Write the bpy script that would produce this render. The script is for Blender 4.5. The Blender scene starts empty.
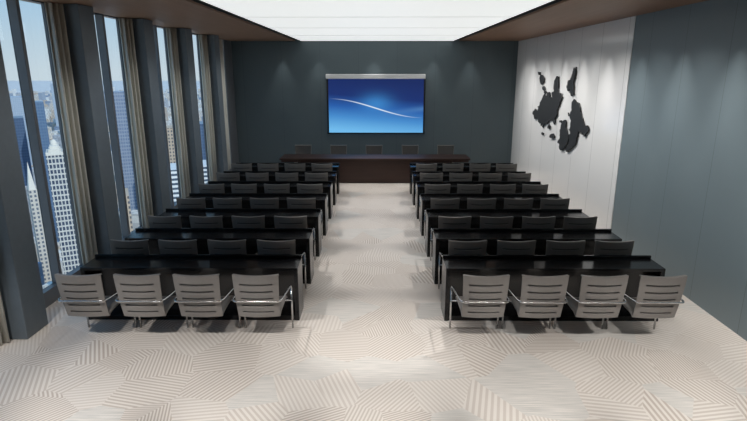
import bpy, bmesh, math, random
from mathutils import Vector, Matrix
random.seed(7)
S = bpy.context.scene
COL = S.collection

# ------------------------------------------------------------------ helpers
def srgb(r, g, b):
    f = lambda c: (c/255)/12.92 if c/255 <= .04045 else ((c/255+.055)/1.055)**2.4
    return (f(r), f(g), f(b), 1)

class MB:
    """collects shapes into one mesh"""
    def __init__(s): s.v = []; s.f = []; s.smooth = False
    def box(s, x0, x1, y0, y1, z0, z1):
        n = len(s.v)
        s.v += [(x0,y0,z0),(x1,y0,z0),(x1,y1,z0),(x0,y1,z0),(x0,y0,z1),(x1,y0,z1),(x1,y1,z1),(x0,y1,z1)]
        s.f += [tuple(n+i for i in q) for q in ((3,2,1,0),(4,5,6,7),(0,1,5,4),(1,2,6,5),(2,3,7,6),(3,0,4,7))]
        return s
    def quad(s, *p):
        n = len(s.v); s.v += [tuple(q) for q in p]; s.f.append(tuple(range(n, n+len(p)))); return s
    def tube(s, pts, r, seg=10):
        pts = [Vector(p) for p in pts]; n0 = len(s.v); N = len(pts)
        t0 = (pts[1]-pts[0]).normalized()
        ref = Vector((1,0,0)) if abs(t0.x) < .9 else Vector((0,1,0))
        nrm = (ref - t0*ref.dot(t0)).normalized()
        for i, p in enumerate(pts):
            a = pts[max(i-1,0)]; b = pts[min(i+1,N-1)]
            t = (b-a).normalized()
            nrm = (nrm - t*nrm.dot(t)).normalized(); bi = t.cross(nrm)
            for k in range(seg):
                an = 2*math.pi*k/seg
                s.v.append(tuple(p + r*(nrm*math.cos(an)+bi*math.sin(an))))
        for i in range(N-1):
            for k in range(seg):
                k2 = (k+1) % seg
                s.f.append((n0+i*seg+k, n0+i*seg+k2, n0+(i+1)*seg+k2, n0+(i+1)*seg+k))
        s.f.append(tuple(n0+k for k in reversed(range(seg))))
        s.f.append(tuple(n0+(N-1)*seg+k for k in range(seg)))
        s.smooth = True
        return s
    def build(s, name, mat, parent=None, bevel=0, solid=0, loc=None):
        me = bpy.data.meshes.new(name); me.from_pydata(s.v, [], s.f); me.update()
        me.materials.append(mat)
        if s.smooth:
            for p in me.polygons: p.use_smooth = len(p.vertices) == 4
        o = bpy.data.objects.new(name, me); COL.objects.link(o)
        if parent: o.parent = parent
        if loc: o.location = loc
        if solid:
            m = o.modifiers.new('solid', 'SOLIDIFY'); m.thickness = solid; m.offset = 0
        if bevel:
            m = o.modifiers.new('bevel', 'BEVEL'); m.width = bevel; m.segments = 2; m.limit_method = 'ANGLE'
        return o

def empty(name, loc=(0,0,0), rz=0):
    o = bpy.data.objects.new(name, None); COL.objects.link(o)
    o.location = loc; o.rotation_euler = (0,0,rz); o.empty_display_size = .1
    return o
def tag(o, label=None, cat=None, group=None, kind=None):
    if label: o['label'] = label
    if cat: o['category'] = cat
    if group: o['group'] = group
    if kind: o['kind'] = kind
    return o
def dup(root, loc, rz=0, label=None):
    r = root.copy(); COL.objects.link(r); r.location = loc; r.rotation_euler = (0,0,rz)
    if label: r['label'] = label
    for ch in list(root.children):
        c = ch.copy(); COL.objects.link(c); c.parent = r
        for g in list(ch.children):
            d = g.copy(); COL.objects.link(d); d.parent = c
    return r
def rounded(pts, r, n=5):
    pts = [Vector(p) for p in pts]; out = [pts[0]]
    for i in range(1, len(pts)-1):
        p = pts[i]; a = (pts[i-1]-p); b = (pts[i+1]-p)
        rr = min(r, a.length*.45, b.length*.45)
        A = p + a.normalized()*rr; B = p + b.normalized()*rr
        for k in range(n+1):
            t = k/n
            out.append(A*(1-t)**2 + p*2*t*(1-t) + B*t*t)
    out.append(pts[-1]); return out

# ------------------------------------------------------------------ materials
def new_mat(name):
    m = bpy.data.materials.new(name); m.use_nodes = True
    nt = m.node_tree; b = nt.nodes['Principled BSDF']
    return m, nt, b
def N(nt, typ, **kw):
    n = nt.nodes.new(typ)
    for k, v in kw.items():
        if k == 'inp':
            for i, val in v.items(): n.inputs[i].default_value = val
        else: setattr(n, k, v)
    return n
def M(nt, op, a, b=None, c=None):
    n = nt.nodes.new('ShaderNodeMath'); n.operation = op
    for i, q in enumerate((a, b, c)):
        if q is None: continue
        if isinstance(q, (int, float)): n.inputs[i].default_value = q
        else: nt.links.new(q, n.inputs[i])
    return n.outputs[0]
def mixc(nt, fac, a, b):
    n = nt.nodes.new('ShaderNodeMix'); n.data_type = 'RGBA'
    for i, q in ((0, fac), (6, a), (7, b)):
        if isinstance(q, (int, float)): n.inputs[i].default_value = q
        elif isinstance(q, tuple): n.inputs[i].default_value = q
        else: nt.links.new(q, n.inputs[i])
    return n.outputs[2]
def simple(name, col, rough=.5, metal=0, var=.12, scale=(3,3,3), spec=.5, coat=0):
    m, nt, b = new_mat(name)
    tc = N(nt, 'ShaderNodeTexCoord'); mp = N(nt, 'ShaderNodeMapping'); mp.inputs['Scale'].default_value = scale
    nt.links.new(tc.outputs['Object'], mp.inputs[0])
    no = N(nt, 'ShaderNodeTexNoise', inp={'Scale': 4.0, 'Detail': 6.0}); nt.links.new(mp.outputs[0], no.inputs['Vector'])
    lo = tuple(c*(1-var) for c in col[:3])+(1,); hi = tuple(min(1,c*(1+var)) for c in col[:3])+(1,)
    nt.links.new(mixc(nt, no.outputs['Fac'], lo, hi), b.inputs['Base Color'])
    b.inputs['Roughness'].default_value = rough; b.inputs['Metallic'].default_value = metal
    b.inputs['Specular IOR Level'].default_value = spec
    b.inputs['Coat Weight'].default_value = coat; b.inputs['Coat Roughness'].default_value = .1
    return m
def seam_wall(name, col, axis, pitch, off, rough, seamcol, half=.004, var=.08, spec=.5):
    """panelled wall: vertical joints every `pitch` metres along an axis"""
    m, nt, b = new_mat(name)
    tc = N(nt, 'ShaderNodeTexCoord'); sx = N(nt, 'ShaderNodeSeparateXYZ'); nt.links.new(tc.outputs['Object'], sx.inputs[0])
    a = sx.outputs[axis]
    p = M(nt, 'PINGPONG', M(nt, 'ADD', a, off), pitch/2)
    seam = M(nt, 'LESS_THAN', p, half)
    no = N(nt, 'ShaderNodeTexNoise', inp={'Scale': 1.3, 'Detail': 7.0}); nt.links.new(tc.outputs['Object'], no.inputs['Vector'])
    pid = M(nt, 'FLOOR', M(nt, 'DIVIDE', M(nt, 'ADD', a, off), pitch))
    wn = N(nt, 'ShaderNodeTexWhiteNoise', noise_dimensions='1D'); nt.links.new(pid, wn.inputs['W'])
    k = M(nt, 'ADD', M(nt, 'MULTIPLY', no.outputs['Fac'], .7), M(nt, 'MULTIPLY', wn.outputs['Value'], .3))
    lo = tuple(c*(1-var) for c in col[:3])+(1,); hi = tuple(min(1,c*(1+var)) for c in col[:3])+(1,)
    c = mixc(nt, k, lo, hi)
    nt.links.new(mixc(nt, seam, c, seamcol), b.inputs['Base Color'])
    b.inputs['Roughness'].default_value = rough; b.inputs['Specular IOR Level'].default_value = spec
    return m
def emit_mat(name, col, strength, rim=None):
    m, nt, b = new_mat(name)
    b.inputs['Base Color'].default_value = (.8,.8,.8,1)
    tc = N(nt, 'ShaderNodeTexCoord'); no = N(nt, 'ShaderNodeTexNoise', inp={'Scale': .6, 'Detail': 2.0})
    nt.links.new(tc.outputs['Object'], no.inputs['Vector'])
    lo = tuple(c*.97 for c in col[:3])+(1,)
    nt.links.new(mixc(nt, no.outputs['Fac'], lo, col), b.inputs['Emission Color'])
    b.inputs['Emission Strength'].default_value = strength
    return m

def carpet_mat():
    m, nt, b = new_mat('patchwork_carpet')
    tc = N(nt, 'ShaderNodeTexCoord'); P = tc.outputs['Object']
    sx = N(nt, 'ShaderNodeSeparateXYZ'); nt.links.new(P, sx.inputs[0])
    vo = N(nt, 'ShaderNodeTexVoronoi', inp={'Scale': 1.95, 'Randomness': 1.0}); vo.voronoi_dimensions = '2D'
    nt.links.new(P, vo.inputs['Vector'])
    sc = N(nt, 'ShaderNodeSeparateColor'); nt.links.new(vo.outputs['Color'], sc.inputs[0])
    ang = M(nt, 'MULTIPLY', sc.outputs[0], math.pi*2)
    x, y = sx.outputs[0], sx.outputs[1]
    u = M(nt, 'ADD', M(nt, 'MULTIPLY', x, M(nt, 'COSINE', ang)), M(nt, 'MULTIPLY', y, M(nt, 'SINE', ang)))
    # second set of lines at a corner of some patches (chevron)
    w = M(nt, 'SUBTRACT', M(nt, 'MULTIPLY', y, M(nt, 'COSINE', ang)), M(nt, 'MULTIPLY', x, M(nt, 'SINE', ang)))
    chev = M(nt, 'GREATER_THAN', sc.outputs[2], .84)
    u2 = M(nt, 'ADD', u, M(nt, 'MULTIPLY', chev, M(nt, 'MULTIPLY', M(nt, 'ABSOLUTE', M(nt, 'SUBTRACT', M(nt, 'FRACT', M(nt, 'MULTIPLY', w, .9)), .5)), .9)))
    wid = M(nt, 'ADD', .016, M(nt, 'MULTIPLY', sc.outputs[1], .014))
    p = M(nt, 'PINGPONG', u2, wid)
    ratio = M(nt, 'DIVIDE', p, wid)
    stripe = N(nt, 'ShaderNodeMapRange', inp={1: .42, 2: .62}); nt.links.new(ratio, stripe.inputs[0])
    # per patch contrast
    con = M(nt, 'ADD', .42, M(nt, 'MULTIPLY', sc.outputs[2], .65))
    # pale patches with fine streaks running across the room
    mp = N(nt, 'ShaderNodeMapping'); mp.inputs['Scale'].default_value = (3, 75, 1); nt.links.new(P, mp.inputs[0])
    ns = N(nt, 'ShaderNodeTexNoise', inp={'Scale': 1.0, 'Detail': 3.0}); nt.links.new(mp.outputs[0], ns.inputs['Vector'])
    fine = N(nt, 'ShaderNodeMapRange', inp={1: .35, 2: .65}); nt.links.new(ns.outputs['Fac'], fine.inputs[0])
    cream = srgb(229,221,213); taupe = srgb(190,176,165); pale = srgb(228,221,214); grey = srgb(200,196,190)
    cs = mixc(nt, M(nt, 'MULTIPLY', stripe.outputs[0], con), cream, taupe)
    cf = mixc(nt, fine.outputs[0], pale, grey)
    isf = M(nt, 'LESS_THAN', sc.outputs[1], .15)
    c = mixc(nt, isf, cs, cf)
    nz = N(nt, 'ShaderNodeTexNoise', inp={'Scale': 90.0, 'Detail': 2.0}); nt.links.new(P, nz.inputs['Vector'])
    c = mixc(nt, M(nt, 'MULTIPLY', nz.outputs['Fac'], .16), c, srgb(150,140,130))
    nt.links.new(c, b.inputs['Base Color'])
    b.inputs['Roughness'].default_value = .42; b.inputs['Specular IOR Level'].default_value = .35
    bp = N(nt, 'ShaderNodeBump', inp={'Strength': .15, 'Distance': .004}); nt.links.new(stripe.outputs[0], bp.inputs['Height'])
    nt.links.new(bp.outputs[0], b.inputs['Normal'])
    return m

def wood_mat(name, c1, c2, axis_scale, rough=.5, pitch=None):
    m, nt, b = new_mat(name)
    tc = N(nt, 'ShaderNodeTexCoord'); mp = N(nt, 'ShaderNodeMapping'); mp.inputs['Scale'].default_value = axis_scale
    nt.links.new(tc.outputs['Object'], mp.inputs[0])
    no = N(nt, 'ShaderNodeTexNoise', inp={'Scale': 2.0, 'Detail': 8.0, 'Distortion': .6}); nt.links.new(mp.outputs[0], no.inputs['Vector'])
    c = mixc(nt, no.outputs['Fac'], c1, c2)
    nt.links.new(c, b.inputs['Base Color']); b.inputs['Roughness'].default_value = rough
    return m

def glass_mat():
    m = bpy.data.materials.new('window_glass'); m.use_nodes = True; nt = m.node_tree; nt.nodes.clear()
    out = N(nt, 'ShaderNodeOutputMaterial'); mx = N(nt, 'ShaderNodeMixShader')
    tr = N(nt, 'ShaderNodeBsdfTransparent', inp={0: (.93,.96,.97,1)}); gl = N(nt, 'ShaderNodeBsdfGlossy', inp={'Roughness': .02, 'Color': (1,1,1,1)})
    fr = N(nt, 'ShaderNodeFresnel', inp={0: 1.35})
    nt.links.new(M(nt, 'MULTIPLY', fr.outputs[0], .07), mx.inputs[0]); nt.links.new(tr.outputs[0], mx.inputs[1]); nt.links.new(gl.outputs[0], mx.inputs[2])
    nt.links.new(mx.outputs[0], out.inputs[0])
    return m

def facade_mat(name, wall, win, cw, ch, fw, fh, rough=.5, group=0):
    """curtain of windows in a masonry wall; cw/ch cell size in metres, fw/fh window share"""
    m, nt, b = new_mat(name)
    tc = N(nt, 'ShaderNodeTexCoord'); sx = N(nt, 'ShaderNodeSeparateXYZ'); nt.links.new(tc.outputs['Object'], sx.inputs[0])
    ge = N(nt, 'ShaderNodeNewGeometry'); sn = N(nt, 'ShaderNodeSeparateXYZ'); nt.links.new(tc.outputs['Normal'], sn.inputs[0])
    facex = M(nt, 'GREATER_THAN', M(nt, 'ABSOLUTE', sn.outputs[0]), .7)
    side = M(nt, 'LESS_THAN', M(nt, 'ABSOLUTE', sn.outputs[2]), .5)
    h = M(nt, 'ADD', M(nt, 'MULTIPLY', facex, sx.outputs[1]), M(nt, 'MULTIPLY', M(nt, 'SUBTRACT', 1, facex), sx.outputs[0]))
    fu = M(nt, 'FRACT', M(nt, 'DIVIDE', M(nt, 'ADD', h, 1000), cw)); fv = M(nt, 'FRACT', M(nt, 'DIVIDE', M(nt, 'ADD', sx.outputs[2], 5000), ch))
    wu = M(nt, 'LESS_THAN', M(nt, 'ABSOLUTE', M(nt, 'SUBTRACT', fu, .5)), fw/2)
    wv = M(nt, 'LESS_THAN', M(nt, 'ABSOLUTE', M(nt, 'SUBTRACT', fv, .5)), fh/2)
    w = M(nt, 'MULTIPLY', M(nt, 'MULTIPLY', wu, wv), side)
    if group:   # wide piers between groups of windows
        gu = M(nt, 'FRACT', M(nt, 'DIVIDE', M(nt, 'ADD', h, 1000), cw*group))
        w = M(nt, 'MULTIPLY', w, M(nt, 'GREATER_THAN', gu, .9/group))
    no = N(nt, 'ShaderNodeTexNoise', inp={'Scale': .15, 'Detail': 5.0}); nt.links.new(tc.outputs['Object'], no.inputs['Vector'])
    lo = tuple(c*.82 for c in wall[:3])+(1,); hi = tuple(min(1,c*1.1) for c in wall[:3])+(1,)
    nt.links.new(mixc(nt, w, mixc(nt, no.outputs['Fac'], lo, hi), win), b.inputs['Base Color'])
    b.inputs['Roughness'].default_value = rough
    return m

slate = srgb(88,104,110)
m_carpet = carpet_mat()
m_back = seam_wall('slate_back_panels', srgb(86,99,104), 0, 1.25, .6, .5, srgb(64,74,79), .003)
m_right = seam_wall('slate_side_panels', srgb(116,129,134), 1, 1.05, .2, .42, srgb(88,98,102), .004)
m_white = seam_wall('white_gloss_panels', srgb(232,231,230), 1, 1.13, .1, .13, srgb(165,165,165), .005, .02)
m_rear = simple('grey_rear_wall', srgb(150,152,154), .7)
m_col = simple('slate_column_paint', srgb(98,107,114), .45)
m_soffit = wood_mat('brown_wood_soffit', srgb(132,100,78), srgb(160,124,98), (8,.35,1), .5)
m_black = simple('black_shadow_gap', srgb(14,15,16), .6)
m_light = emit_mat('luminous_stretch_panel', (.96,.985,.97,1), .73)
m_frame = simple('dark_window_metal', srgb(98,101,106), .4, .1)
m_glass = glass_mat()
m_curt = simple('taupe_curtain_cloth', srgb(204,203,194), .8, 0, .15, (1,1,.2))
m_desk = simple('black_gloss_lacquer', srgb(22,22,24), .22, 0, .1, (.5,.5,.5), .5)
m_chair = simple('grey_leatherette', srgb(126,121,117), .42, 0, .06)
m_pad = simple('charcoal_upholstery', srgb(84,81,78), .7)
m_chrome = simple('brushed_chrome', srgb(205,205,205), .22, 1, .04)
m_table = wood_mat('dark_brown_wood', srgb(50,34,29), srgb(74,50,42), (.6,9,9), .5)
m_alu = simple('silver_aluminium', srgb(226,226,226), .3, .15, .05)
m_relief = simple('charcoal_relief', srgb(40,42,44), .6)
m_slab = simple('concrete_slab', srgb(120,120,120), .9)

def screen_mat():
    m, nt, b = new_mat('lit_screen_picture')
    tc = N(nt, 'ShaderNodeTexCoord'); sx = N(nt, 'ShaderNodeSeparateXYZ'); nt.links.new(tc.outputs['Generated'], sx.inputs[0])
    x = sx.outputs[0]; y = M(nt, 'SUBTRACT', 1, sx.outputs[2])        # y runs down from the top
    yy = M(nt, 'ADD', y, M(nt, 'MULTIPLY', M(nt, 'SUBTRACT', x, .5), -.14))
    rp = N(nt, 'ShaderNodeValToRGB'); nt.links.new(yy, rp.inputs[0]); e = rp.color_ramp.elements
    e[0].position = .0; e[0].color = srgb(22,41,96)
    e[1].position = 1.; e[1].color = srgb(112,186,235)
    for p_, c_ in ((.34, srgb(24,48,110)), (.55, srgb(38,92,168)), (.75, srgb(70,140,205))):
        q = e.new(p_); q.color = c_
    # glow above the middle of the line
    gx = M(nt, 'DIVIDE', M(nt, 'SUBTRACT', x, .5), .16); gy = M(nt, 'DIVIDE', M(nt, 'SUBTRACT', y, .46), .17)
    g = M(nt, 'POWER', 2.718, M(nt, 'MULTIPLY', M(nt, 'ADD', M(nt, 'MULTIPLY', gx, gx), M(nt, 'MULTIPLY', gy, gy)), -1))
    c = mixc(nt, M(nt, 'MULTIPLY', g, .75), rp.outputs[0], srgb(62,140,208))
    curve = M(nt, 'SUBTRACT', .54, M(nt, 'MULTIPLY', M(nt, 'COSINE', M(nt, 'MULTIPLY', x, math.pi)), .178))
    fade = M(nt, 'SINE', M(nt, 'MULTIPLY', x, math.pi))
    d = M(nt, 'DIVIDE', M(nt, 'SUBTRACT', y, curve), M(nt, 'ADD', .003, M(nt, 'MULTIPLY', fade, .0075)))
    ln = M(nt, 'POWER', 2.718, M(nt, 'MULTIPLY', M(nt, 'MULTIPLY', d, d), -1))
    c = mixc(nt, M(nt, 'MULTIPLY', ln, M(nt, 'POWER', fade, 1.0)), c, srgb(235,246,255))
    # broad pale sheet below the right half of the line
    d2 = M(nt, 'DIVIDE', M(nt, 'SUBTRACT', y, M(nt, 'SUBTRACT', .66, M(nt, 'MULTIPLY', M(nt, 'SUBTRACT', x, .5), .22))), .05)
    l2 = M(nt, 'MULTIPLY', M(nt, 'POWER', 2.718, M(nt, 'MULTIPLY', M(nt, 'MULTIPLY', d2, d2), -1)), M(nt, 'MAXIMUM', M(nt, 'MULTIPLY', M(nt, 'SUBTRACT', x, .5), .5), 0))
    c = mixc(nt, l2, c, srgb(120,180,225))
    b.inputs['Base Color'].default_value = (.02,.02,.02,1); b.inputs['Roughness'].default_value = .6
    b.inputs['Specular IOR Level'].default_value = .0
    nt.links.new(c, b.inputs['Emission Color']); b.inputs['Emission Strength'].default_value = 1.0
    return m
m_screen = screen_mat()

# ------------------------------------------------------------------ camera
H = 3.2; F = 530.6
pitch = math.atan(139/F); yaw = math.atan(3.5*math.cos(pitch)/F)
cam = bpy.data.cameras.new('camera'); co = bpy.data.objects.new('camera', cam); COL.objects.link(co)
cam.sensor_fit = 'HORIZONTAL'; cam.sensor_width = 36; cam.lens = 36*F/747
cam.clip_start = .05; cam.clip_end = 30000
co.location = (0,0,H); co.rotation_euler = (math.pi/2-pitch, 0, yaw)
S.camera = co
fw = Vector((-math.sin(yaw)*math.cos(pitch), math.cos(yaw)*math.cos(pitch), -math.sin(pitch)))
rt = Vector((math.cos(yaw), math.sin(yaw), 0)); up = rt.cross(fw)
def ray(u, v): return fw + rt*((u-373.5)/F) - up*((v-210.5)/F)
def at_x(u, v, X):
    d = ray(u, v); return Vector((0,0,H)) + d*(X/d.x)
def at_r(u, v, R):
    d = ray(u, v); return Vector((0,0,H)) + d*(R/math.hypot(d.x, d.y))

# ------------------------------------------------------------------ the room
ZC = 4.144; YB = 17.82; XR = 4.54; XL = -4.70; YR = -1.6
def struct(name, mb, mat, **k): return tag(mb.build(name, mat, **k), kind='structure')
struct('floor', MB().box(XL-.2, XR+.2, YR-.2, YB+.2, -.3, 0), m_carpet)
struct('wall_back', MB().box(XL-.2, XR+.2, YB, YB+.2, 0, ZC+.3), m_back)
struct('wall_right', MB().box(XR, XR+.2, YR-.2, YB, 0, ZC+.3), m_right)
struct('wall_rear', MB().box(XL-.2, XR, YR-.2, YR, 0, ZC+.3), m_rear)
struct('trim_1', MB().box(XR-.012, XR, 9.88, YB, 0, ZC), m_white, bevel=.003)   # white gloss panelling
# ceiling: slab above, wood soffits at both sides, black gaps beside the luminous field
struct('ceiling', MB().box(XL-.2, XR+.2, YR-.2, YB+.2, ZC+.3, ZC+.5), m_slab)
LX = 2.43; SX = 2.63
struct('trim_2', MB().box(XL-.2, -SX, YR, YB, ZC, ZC+.3), m_soffit)
struct('trim_3', MB().box(SX, XR, YR, YB, ZC, ZC+.3), m_soffit)
g = MB()
for sgn in (-1, 1):
    a, b_ = sorted((sgn*SX, sgn*(SX-.02))); g.box(a, b_, YR, YB, ZC+.03, ZC+.29)
g.box(-SX+.02, SX-.02, YR, YB, ZC+.27, ZC+.29)
struct('trim_4', g, m_black)
cuts = [(7.6, 10.1, 'nearest to the viewer, cut by the top of the picture'), (10.1, 12.55, 'second from the viewer'), (12.55, 15.1, 'second from the screen wall'), (15.1, YB-.02, 'directly above the head table, touching the screen wall')]
for y0, y1, w in cuts:
    e = empty('ceiling_light', (0,(y0+y1)/2,ZC)); hl = (y1-y0)/2
    tag(e, 'white luminous ceiling panel, '+w, 'ceiling light', 'luminous panels along the ceiling')
    MB().box(-LX+.004, LX-.004, -hl+.006, hl-.006, .005, .06).build('diffuser', m_light, e)
    f = MB()
    f.box(-LX, LX, -hl, -hl+.006, 0, .07).box(-LX, LX, hl-.006, hl, 0, .07)
    f.box(-LX, -LX+.004, -hl, hl, 0, .07).box(LX-.004, LX, -hl, hl, 0, .07)
    f.build('frame', m_alu, e)
struct('trim_5', MB().box(-LX, LX, YR, 7.59, ZC, ZC+.06), m_soffit)

# window wall
PIT = 2.2; C0 = 5.9; CW = .43
ncol = [C0+PIT*k for k in range(-3, 5)]
for i, y in enumerate(ncol):
    y1 = min(y+CW, YB)
    if y > YB: continue
    struct('column', MB().box(-4.715, -4.3, y, y1, 0, ZC), m_col, bevel=.012)
struct('wall_left', MB().box(-4.9, XL, YR, C0-3*PIT, 0, ZC), m_rear)
MULL = 1.30; SILL = .22
wn = 0
for i, y in enumerate(ncol):
    y0 = y+CW; y1 = y+PIT if i < len(ncol)-1 else YB
    if y1-y0 < .3: continue
    wn += 1; jw = .19 if i < len(ncol)-1 else .92
    w = tag(empty('window_%d' % wn, (XL, (y0+y1)/2, 0)), kind='structure')
    yc = (y0+y1)/2; ym = min(y+MULL, y1-.2)
    L = lambda mb: MB_shift(mb, -XL, -yc)
    def MB_shift(mb, dx, dy):
        mb.v = [(a+dx, b+dy, c) for a, b, c in mb.v]; return mb
    fr = MB().box(-4.72, -4.62, y0, y1, 0, SILL).box(-4.72, -4.68, y0, y1, ZC-.02, ZC).box(-4.72, -4.68, y0, y0+.04, SILL, ZC-.02).box(-4.72, -4.68, y1-jw, y1, SILL, ZC-.02)
    L(fr).build('window_frame', m_frame, w)
    L(MB().box(-4.72, -4.59, ym-.033, ym+.033, SILL, ZC-.02)).build('mullion', m_frame, w, bevel=.006)
    for a, b_ in ((y0+.04, ym-.033), (ym+.033, y1-jw)):
        L(MB().box(-4.71, -4.70, a, b_, SILL, ZC-.02)).build('glass_pane', m_glass, w)

def curtain(x0, y0, x1, y1, npl, amp, label):
    n = npl*8; a = Vector((x0,y0)); b = Vector((x1,y1)); t = (b-a); nn = Vector((-t.y, t.x)).normalized()
    e0 = (a+b)/2
    o = MB(); rows = []
    for z in (.015, 1.4, 2.8, ZC-.015):
        r = []
        for k in range(n+1):
            s = k/n; q = a + t*s + nn*amp*math.sin(2*math.pi*npl*s)*(.9+.1*math.sin(k*1.7+z))
            r.append(len(o.v)); o.v.append((q.x-e0.x, q.y-e0.y, z))
        rows.append(r)
    for r0, r1 in zip(rows, rows[1:]):
        for k in range(n): o.f.append((r0[k], r0[k+1], r1[k+1], r1[k]))
    o.smooth = True
    ob = o.build('curtain', m_curt, solid=.012, loc=(e0.x, e0.y, 0))
    tag(ob, label, 'curtain', 'curtains bunched beside the columns')
place = ['beige curtain at the bottom left corner, in front of the nearest column',
         'wide beige pleated curtain between the nearest window and the second column',
         'beige pleated curtain in front of the third column from the viewer',
         'beige pleated curtain in front of the fourth column from the viewer',
         'beige pleated curtain in front of the fifth column from the viewer',
         'narrow pale curtain along the last window, beside the dark screen wall']
for k, lab in enumerate(place):
    y = C0+PIT*k
    if k < 5: curtain(-4.62, y-.25, -4.50, y-.05, 3, .05, lab)
    else: curtain(-4.65, 16.2, -4.65, 16.65, 5, .02, lab)
curtain(-4.56, C0+CW+.05, -4.40, C0+CW+.035, 3, .012, 'thin beige curtain edge showing behind the nearest column')

# ------------------------------------------------------------------ desks
LEFT = (-3.85, -1.02); RIGHT = (.90, 3.72)
def make_desk(w):
    """origin at the middle of the long side nearest the viewer, y runs to the screen"""
    e = empty('desk'); h = w/2; D = .41; T = .742
    MB().box(-h, h, 0, D, T-.04, T).build('desktop', m_desk, e, bevel=.004)
    MB().box(-h, h, D-.03, D, T, T+.042).build('front_lip', m_desk, e, bevel=.004)
    for s in (-1, 1):
        a, b_ = sorted((s*h, s*(h-.055))); MB().box(a, b_, 0, D, 0, T-.04).build('side_panel', m_desk, e, bevel=.004)
    MB().box(-h+.055, h-.055, .22, .25, .07, T-.04).build('modesty_panel', m_desk, e)
    MB().box(-h+.055, h-.055, .01, D, 0, .07).build('base_shelf', m_desk, e, bevel=.003)
    return e
ROW = 1.253; Y0 = 6.44
near = ['nearest row to the viewer', 'second row from the viewer', 'third row from the viewer', 'middle row of the seven', 'third row from the screen wall', 'second row from the screen wall', 'front row by the screen wall']
proto = None
for side, (xa, xb) in (('left', LEFT), ('right', RIGHT)):
    for k in range(7):
        loc = ((xa+xb)/2, Y0+ROW*k, 0)
        lab = 'long glossy black desk, %s block, %s' % ('window side' if side == 'left' else 'white wall side', near[k])
        if proto is None:
            proto = make_desk(2.825); proto.location = loc; proto['label'] = lab; proto['category'] = 'desk'; proto['group'] = 'long black desks in two blocks'
        else: dup(proto, loc, 0, lab)

# ------------------------------------------------------------------ chairs
def make_chair():
    """faces +y; origin on the floor under the foot of the backrest"""
    e = empty('slotted_chair')
    top, bot = .955, .40
    fr = [0, .175, .218, .343, .386, .511, .554, .679, .722, .845, .888, 1]
    xs = [-1,-.86,-.73,-.5,-.25,0,.25,.5,.73,.86,1]
    b = MB(); rows = []
    for i, t in enumerate(fr):
        z = top+(bot-top)*t; y = -.10+.10*t - .012*math.sin(math.pi*t); hw = .265+(.244-.265)*t
        if i == 0:                                   # rolled top edge
            r = []
            for x in xs: r.append(len(b.v)); b.v.append((x*hw*.985, y+.04-.03*(1-x*x), z-.006-.012*(1-x*x)))
            rows.append(r)
        r = []
        for x in xs:
            r.append(len(b.v)); b.v.append((x*hw, y-.03*(1-x*x), z-.012*(1-x*x)*(1-t)))
        rows.append(r)
    for i in range(len(fr)):
        slot = i % 2 == 0 and i > 0
        for j in range(len(xs)-1):
            if slot and abs(xs[j]+xs[j+1])/2 < .73: continue
            b.f.append((rows[i][j], rows[i+1][j], rows[i+1][j+1], rows[i][j+1]))
    b.build('backrest', m_chair, e, bevel=.004, solid=.018)
    c = MB(); rows = []
    for t in (.03, .3, .6, .95):
        z = top+(bot-top)*t; y = -.10+.10*t - .012*math.sin(math.pi*t) + .016; hw = (.268+(.240-.268)*t)*.93
        r = []
        for x in xs: r.append(len(c.v)); c.v.append((x*hw, y-.03*(1-x*x), z-.012*(1-x*x)*(1-t)))
        rows.append(r)
    for i in range(3):
        for j in range(len(xs)-1): c.f.append((rows[i][j], rows[i+1][j], rows[i+1][j+1], rows[i][j+1]))
    c.build('back_pad', m_pad, e, solid=.012)
    s = MB(); rows = []
    prof = [(-.005,.395),(.02,.405),(.08,.425),(.20,.43),(.34,.435),(.44,.435),(.48,.425),(.50,.40)]
    for (y, z) in prof:
        r = []
        for x in (-1,-.6,-.2,.2,.6,1):
            r.append(len(s.v)); s.v.append((x*.245, y, z+.012*x*x))
        rows.append(r)
    for i in range(len(prof)-1):
        for j in range(5): s.f.append((rows[i][j], rows[i+1][j], rows[i+1][j+1], rows[i][j+1]))
    s.smooth = True
    s.build('seat', m_chair, e, solid=.022)
    A = .305
    pts = rounded([(-A,.48,.555),(-A,.44,.60),(-.285,-.06,.635),(-.255,-.125,.638),(.255,-.125,.638),(.285,-.06,.635),(A,.44,.60),(A,.48,.555)], .05)
    MB().tube(pts, .011).build('armrest_tube', m_chrome, e)
    for sg in (-1, 1):
        MB().tube([(sg*A,.48,.0),(sg*A,.48,.3),(sg*A,.48,.56)], .012).build('leg', m_chrome, e)
    MB().tube([(-A,.47,.392),(0,.47,.385),(A,.47,.392)], .009).build('seat_support', m_chrome, e)
    return e
cxs = {'left': [-1.385, -2.065, -2.745, -3.415], 'right': [1.25, 1.92, 2.595, 3.26]}
pos = ['seat beside the aisle', 'second seat from the aisle', 'third seat from the aisle']
nearc = ['nearest row', 'second row from the viewer', 'third row from the viewer', 'middle row', 'third row from the screen', 'second row from the screen', 'row nearest the screen']
last = {'left': 'seat beside the windows', 'right': 'seat beside the right wall'}
cp = None
for side in ('left', 'right'):
    for k in range(7):
        for j, x in enumerate(cxs[side]):
            lab = 'grey slotted chair, %s block, %s, %s' % (side, nearc[k], pos[j] if j < 3 else last[side])
            loc = (x, 5.755+ROW*k+(.03 if k else 0), 0)
            if cp is None:
                cp = make_chair(); cp.location = loc
                tag(cp, lab, 'chair', 'slotted chairs at the black desks')
            else: dup(cp, loc, 0, lab)
hl = ['leftmost of five', 'second from the left', 'in the middle under the screen', 'second from the right', 'rightmost of five']
for x, w in zip((-2.33, -1.21, -.09, 1.05, 2.17), hl):
    c = dup(cp, (x, 16.62, 0), math.pi, 'grey slotted chair behind the brown head table, '+w)
    c['group'] = 'chairs behind the head table'

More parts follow.
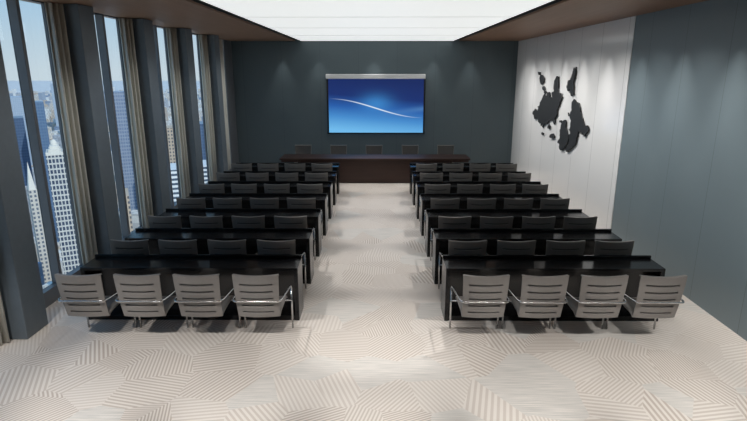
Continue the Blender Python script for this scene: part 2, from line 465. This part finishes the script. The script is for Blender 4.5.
# ------------------------------------------------------------------ head table
t = tag(empty('head_table', (-.06, 15.3, 0)), 'long dark brown wooden head table below the projection screen', 'table')
MB().box(-2.78, 2.78, 0, .85, .70, .75).build('tabletop', m_table, t, bevel=.005)
MB().box(-2.2, 2.2, .12, .15, 0, .70).build('front_panel', m_table, t)
for s in (-1, 1):
    a, b_ = sorted((s*2.2, s*2.26)); MB().box(a, b_, .10, .78, 0, .70).build('side_panel', m_table, t, bevel=.004)
    a, b_ = sorted((s*2.26, s*2.74)); MB().box(a, b_, .06, .78, .63, .70).build('apron', m_table, t)

# ------------------------------------------------------------------ projection screen
p = tag(empty('projection_screen', (-.03, YB-.09, 0)), 'wall mounted projection screen showing a white wave on blue', 'screen')
MB().box(-1.63, 1.60, -.06, .06, 2.965, 3.12).build('screen_case', m_alu, p, bevel=.02)
MB().box(-1.555, 1.555, -.004, .004, 1.235, 2.965).build('picture', m_screen, p)
MB().box(-1.61, -1.555, -.003, .003, 1.235, 2.965).box(1.555, 1.61, -.003, .003, 1.235, 2.965).build('fabric_border', m_black, p)
MB().tube([(-1.61,0,1.215),(1.61,0,1.215)], .02).build('bottom_bar', m_black, p)

# ------------------------------------------------------------------ dark relief on the white wall
XW = XR-.012
def zz(a, b): return (525+a/4.2125, 58+b/4.2125)
polys = [
 [(35,240),(30,232),(45,215),(55,215),(52,205),(62,195),(70,175),(82,150),(90,160),(97,145),(103,150),(105,165),(115,170),(112,150),(122,138),(120,120),(128,85),(135,80),(140,95),(140,145),(152,150),(155,165),(150,180),(145,185),(143,205),(135,215),(132,245),(125,270),(120,280),(112,265),(100,262),(90,275),(78,278),(72,292),(65,285),(67,270),(55,265),(45,255)],
 [(65,70),(72,72),(80,85),(78,100),(68,112),(62,100),(60,85)],
 [(205,40),(213,38),(212,60),(207,90),(203,120),(203,146),(197,154),(190,146),(187,135),(175,128),(178,110),(190,95),(197,70)],
 [(203,176),(212,182),(217,195),(227,200),(232,225),(236,250),(245,275),(262,285),(265,300),(255,320),(245,325),(235,310),(222,320),(215,345),(200,365),(190,385),(175,393),(168,385),(180,365),(185,340),(180,335),(190,320),(183,300),(190,280),(193,265),(182,245),(180,230),(195,222),(195,205)],
 [(155,268),(168,262),(172,275),(168,295),(178,320),(182,345),(175,365),(165,375),(158,390),(148,388),(143,370),(135,355),(145,340),(145,310),(150,290)],
 [(105,322),(118,318),(123,330),(115,340),(103,335)], [(96,284),(104,286),(101,300),(94,296)], [(70,312),(77,316),(74,326),(68,322)],
 [(146,263),(153,266),(150,273),(144,271)], [(73,120),(80,122),(84,133),(78,138),(72,130)], [(54,58),(62,60),(61,70),(55,68)], [(80,140),(88,142),(86,150),(80,148)]]
rel = tag(empty('wall_relief', (XW, 13.6, 2.4)), 'charcoal cut-out of ragged island shapes mounted on the white wall', 'wall decoration')
rr = random.Random(3)
for pl in polys:
    P = [at_x(*zz(a, b), XW-.05) for a, b in pl]; P = [(q.y, q.z) for q in P]
    amp = .06 if len(pl) > 8 else .025
    for it in range(3):                    # ragged coast line
        Q = []
        for i, q in enumerate(P):
            q2 = P[(i+1) % len(P)]; d = math.hypot(q2[0]-q[0], q2[1]-q[1]); k = min(amp/(it+1), d*.45)
            Q += [q, ((q[0]+q2[0])/2+rr.uniform(-k,k), (q[1]+q2[1])/2+rr.uniform(-k,k))]
        P = Q
    bm = bmesh.new(); vs = [bm.verts.new((-.05, y-13.6, z-2.4)) for y, z in P]
    f = bm.faces.new(vs)
    r = bmesh.ops.extrude_face_region(bm, geom=[f]); 
    for v in r['geom']:
        if isinstance(v, bmesh.types.BMVert): v.co.x += .03
    bmesh.ops.triangulate(bm, faces=[q for q in bm.faces if len(q.verts) > 4])
    bmesh.ops.recalc_face_normals(bm, faces=bm.faces)
    # stand-off pin that carries the plate
    c = Vector((0, sum(v.co.y for v in bm.verts)/len(bm.verts), sum(v.co.z for v in bm.verts)/len(bm.verts)))
    bmesh.ops.create_cone(bm, cap_ends=True, segments=8, radius1=.01, radius2=.01, depth=.03, matrix=Matrix.Translation((-.014, c.y, c.z)) @ Matrix.Rotation(math.pi/2, 4, 'Y'))
    me = bpy.data.meshes.new('relief_plate'); bm.to_mesh(me); bm.free(); me.materials.append(m_relief)
    o = bpy.data.objects.new('relief_plate', me); COL.objects.link(o); o.parent = rel

# ------------------------------------------------------------------ the city outside
GZ = -260
m_tower = facade_mat('pale_stone_tower', srgb(206,204,198), srgb(44,60,86), 2.15, 3.7, .68, .7, .6, 0)
m_lilac = facade_mat('blue_grey_slab', srgb(150,160,178), srgb(104,122,152), 2.6, 4.2, .6, .6, .4)
m_blue = facade_mat('blue_glass', srgb(112,136,164), srgb(88,116,150), 3.0, 4.0, .8, .75, .3)
m_navy = facade_mat('dark_blue_glass', srgb(92,112,140), srgb(68,90,122), 3.0, 4.0, .8, .7, .3)
m_paleb = facade_mat('pale_blue_block', srgb(176,190,206), srgb(150,168,190), 4.0, 4.5, .6, .6, .5)
m_tan = facade_mat('tan_brick', srgb(196,178,158), srgb(92,92,100), 3.2, 3.8, .5, .5, .8)
m_strip = facade_mat('striped_white_block', srgb(226,228,228), srgb(70,84,102), 30.0, 3.2, 1.0, .5, .5)
m_stone = facade_mat('pale_stone', srgb(214,208,198), srgb(104,112,126), 3.4, 4.0, .5, .55, .8)
m_roof = simple('pale_stone_crown', srgb(220,216,208), .8)
LAND = []
def building(name, u0, u1, vt, R, depth, mat, label, rz=0, zbot=GZ):
    um = (u0+u1)/2; P = at_r(um, vt, R)
    A = at_r(u0, vt, R); B = at_r(u1, vt, R)
    w = (B-A).length; hgt = P.z-zbot
    az = math.atan2(P.x, P.y)
    LAND.append((P.x+depth/2*math.sin(az), P.y+depth/2*math.cos(az), math.hypot(w, depth)/2+4))
    e = tag(empty(name, (P.x, P.y, zbot), -az+rz), label, 'building')
    MB().box(-w/2, w/2, 0, depth, 0, hgt).build('building_body', mat, e)
    return e, w, hgt
# white tower with stepped crown
e, w, h = building('tower', 45.5, 64, 153, 420, 24, m_tower, 'pale stone skyscraper with blue window grid behind the nearest window', -.02)
c = MB().box(-w*.34, w*.34, 3, 21, h, h+2).box(-w*.26, w*.26, 6, 18, h+2, h+4)
c.box(-w*.5, w*.5, -.4, 0, h-1.6, h+.6)
c.build('crown', m_roof, e)
d = MB()
for k in range(9):
    a0 = math.pi/2*k/9; a1 = math.pi/2*(k+1)/9
    for j in range(16):
        q = [(w*.2*math.cos(a)*math.cos(2*math.pi*jj/16), 12+w*.2*math.cos(a)*math.sin(2*math.pi*jj/16), h+4+4*math.sin(a)) for a, jj in ((a0,j),(a0,j+1),(a1,j+1),(a1,j))]
        d.quad(*q)
d.build('dome', m_roof, e)
# spired tower
e, w, h = building('spired_tower', 28.5, 37, 190, 560, 14, m_stone, 'pale tower with a pointed spire, beyond the nearest window', .1)
s = MB(); apex = h+25
for j in range(4):
    q = [(-w*.42,1), (w*.42,1), (w*.42,13), (-w*.42,13)]; a_, b_ = q[j], q[(j+1) % 4]
    s.quad((a_[0],a_[1],h),(b_[0],b_[1],h),(0,7,apex))
s.build('spire', m_roof, e)
building('office_block', 10, 26, 97, 1500, 60, m_paleb, 'pale blue flat-topped high-rise on the skyline at the left edge')
building('office_block', 9, 23.5, 118, 900, 40, m_navy, 'dark blue glass block below the pale blue high-rise')
building('office_block', 31, 43.5, 102, 820, 40, m_blue, 'blue glass high-rise right beside the window mullion')
building('office_block', 50, 60, 84, 2600, 60, m_paleb, 'small pale blue tower on the hazy skyline')
building('office_block', 113, 134, 92, 700, 50, m_lilac, 'wide lilac grey slab filling the second window')
building('office_block', 168, 179, 170, 380, 30, m_strip, 'white striped block low in the third window')
building('office_block', 199, 207, 166, 420, 30, m_strip, 'white striped block low in the fourth window')
building('office_block', 196, 207, 124, 700, 40, m_navy, 'dark blue block halfway up the fourth window')
building('office_block', 160, 176, 128, 620, 30, m_tan, 'tan brick tower in the third window')
building('office_block', 118, 129, 196, 420, 30, m_tan, 'tan low block at the foot of the lilac slab')
building('office_block', 66, 74, 120, 800, 40, m_stone, 'pale stone tower just right of the white tower')
# ground and the uncountable rest of the city
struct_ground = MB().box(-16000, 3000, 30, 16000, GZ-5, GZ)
tag(struct_ground.build('city_ground', simple('haze_toned_ground', srgb(205,206,208), .9, 0, .2, (.002,.002,.002))), kind='structure')  # ground colour kept pale to paint in distance haze
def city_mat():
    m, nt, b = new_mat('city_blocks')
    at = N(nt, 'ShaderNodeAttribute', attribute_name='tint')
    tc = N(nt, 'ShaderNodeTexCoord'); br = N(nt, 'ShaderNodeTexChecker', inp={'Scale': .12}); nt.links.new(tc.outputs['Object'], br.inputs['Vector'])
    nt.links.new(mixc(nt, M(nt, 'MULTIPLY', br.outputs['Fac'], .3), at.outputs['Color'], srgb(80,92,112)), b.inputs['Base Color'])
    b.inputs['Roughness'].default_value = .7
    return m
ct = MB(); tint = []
pal = [(226,223,217),(214,210,204),(190,193,199),(165,176,192),(218,210,198),(206,190,174),(142,158,182),(236,236,234)]  # pale block tints also stand in for distance haze
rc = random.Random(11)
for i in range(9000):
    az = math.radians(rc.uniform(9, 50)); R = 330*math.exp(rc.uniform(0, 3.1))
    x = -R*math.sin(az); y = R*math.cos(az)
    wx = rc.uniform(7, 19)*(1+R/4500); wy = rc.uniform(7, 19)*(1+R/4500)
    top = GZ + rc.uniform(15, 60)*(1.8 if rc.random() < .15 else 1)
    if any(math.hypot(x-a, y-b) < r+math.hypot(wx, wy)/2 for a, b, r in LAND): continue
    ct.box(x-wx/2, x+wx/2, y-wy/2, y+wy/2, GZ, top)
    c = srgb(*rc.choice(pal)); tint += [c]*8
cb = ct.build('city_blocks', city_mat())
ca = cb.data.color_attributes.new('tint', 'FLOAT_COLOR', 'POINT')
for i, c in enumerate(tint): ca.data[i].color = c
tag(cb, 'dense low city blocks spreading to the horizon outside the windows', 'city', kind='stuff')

# ------------------------------------------------------------------ light
W = bpy.data.worlds.new('sky'); S.world = W; W.use_nodes = True; nt = W.node_tree
bg = nt.nodes['Background']
tc = N(nt, 'ShaderNodeTexCoord'); sx = N(nt, 'ShaderNodeSeparateXYZ'); nt.links.new(tc.outputs['Generated'], sx.inputs[0])
rp = N(nt, 'ShaderNodeValToRGB'); nt.links.new(sx.outputs[2], rp.inputs[0]); e = rp.color_ramp.elements
e[0].position = 0; e[0].color = srgb(214,226,234)
e[1].position = .6; e[1].color = srgb(110,168,220)
q = e.new(.05); q.color = srgb(200,220,234)
q = e.new(.16); q.color = srgb(158,204,238)
nt.links.new(rp.outputs[0], bg.inputs[0]); bg.inputs[1].default_value = 1.0
sun = bpy.data.lights.new('sun', 'SUN'); sun.energy = 2.8; sun.angle = .01; sun.color = (1,.95,.87)
so = bpy.data.objects.new('sun', sun); COL.objects.link(so)
so.rotation_euler = Vector((-.55,.5,-.65)).to_track_quat('-Z', 'Y').to_euler()

def spot(x, y, z, power, half, tilt=(0,0), soft=.02, blend=.6):  # makes the wall downlights and the added fill spots
    l = bpy.data.lights.new('downlight_and_fill', 'SPOT'); l.energy = power; l.spot_size = 2*half; l.spot_blend = blend; l.shadow_soft_size = soft
    l.color = (1,.985,.955)
    o = bpy.data.objects.new('downlight_and_fill', l); COL.objects.link(o); o.location = (x,y,z)
    o.rotation_euler = Vector((tilt[0], tilt[1], -1)).to_track_quat('-Z', 'Y').to_euler()
for x in (-3.05, -1.88, -.1, 1.8, 3.0): spot(x, YB-.26, ZC-.03, 46, math.radians(25), (0,0), .02, .9)
for y in (15.9, 14.6, 13.2, 12.05, 10.75): spot(XW-.26, y, ZC-.03, 55, math.radians(24), (0,0), .02, .9)
for y in (9.47, 8.17, 6.93, 5.6, 4.3): spot(XR-.28, y, ZC-.03, 60, math.radians(25), (0,0), .02, .9)
# unseen lamps added over the near end to light the first row and floor
for x in (-3.6, -2.2, -.75, .75, 2.2, 3.6): spot(x, 2.3, ZC-.03, 530, math.radians(20), (0, .64), .08)
for k in range(9): spot(-2.52, 4.2+1.5*k, ZC+.0, 75, math.radians(33), (-.85, 0), .04, 1)  # unseen fill spots added to brighten columns and curtains
# unseen fill spots added in the right hand gap to brighten the wall
for k in range(12): spot(2.52, 2.6+1.25*k, ZC+.0, 150 if k < 6 else 175, math.radians(34), (.9, 0), .04, 1)
# extra unseen spots in the black gaps, added to brighten the aisle
for y in (6.2, 8.4, 10.6, 12.8, 15.0):
    for sg in (-1, 1): spot(sg*2.53, y, ZC+.05, 270, math.radians(15), (-sg*.62, 0), .05)

# ------------------------------------------------------------------ view
vs = S.view_settings; vs.view_transform = 'Standard'; vs.look = 'None'; vs.exposure = 0; vs.gamma = 1; vs.use_curve_mapping = False
S.cycles.max_bounces = 8; S.cycles.diffuse_bounces = 5; S.cycles.transparent_max_bounces = 12
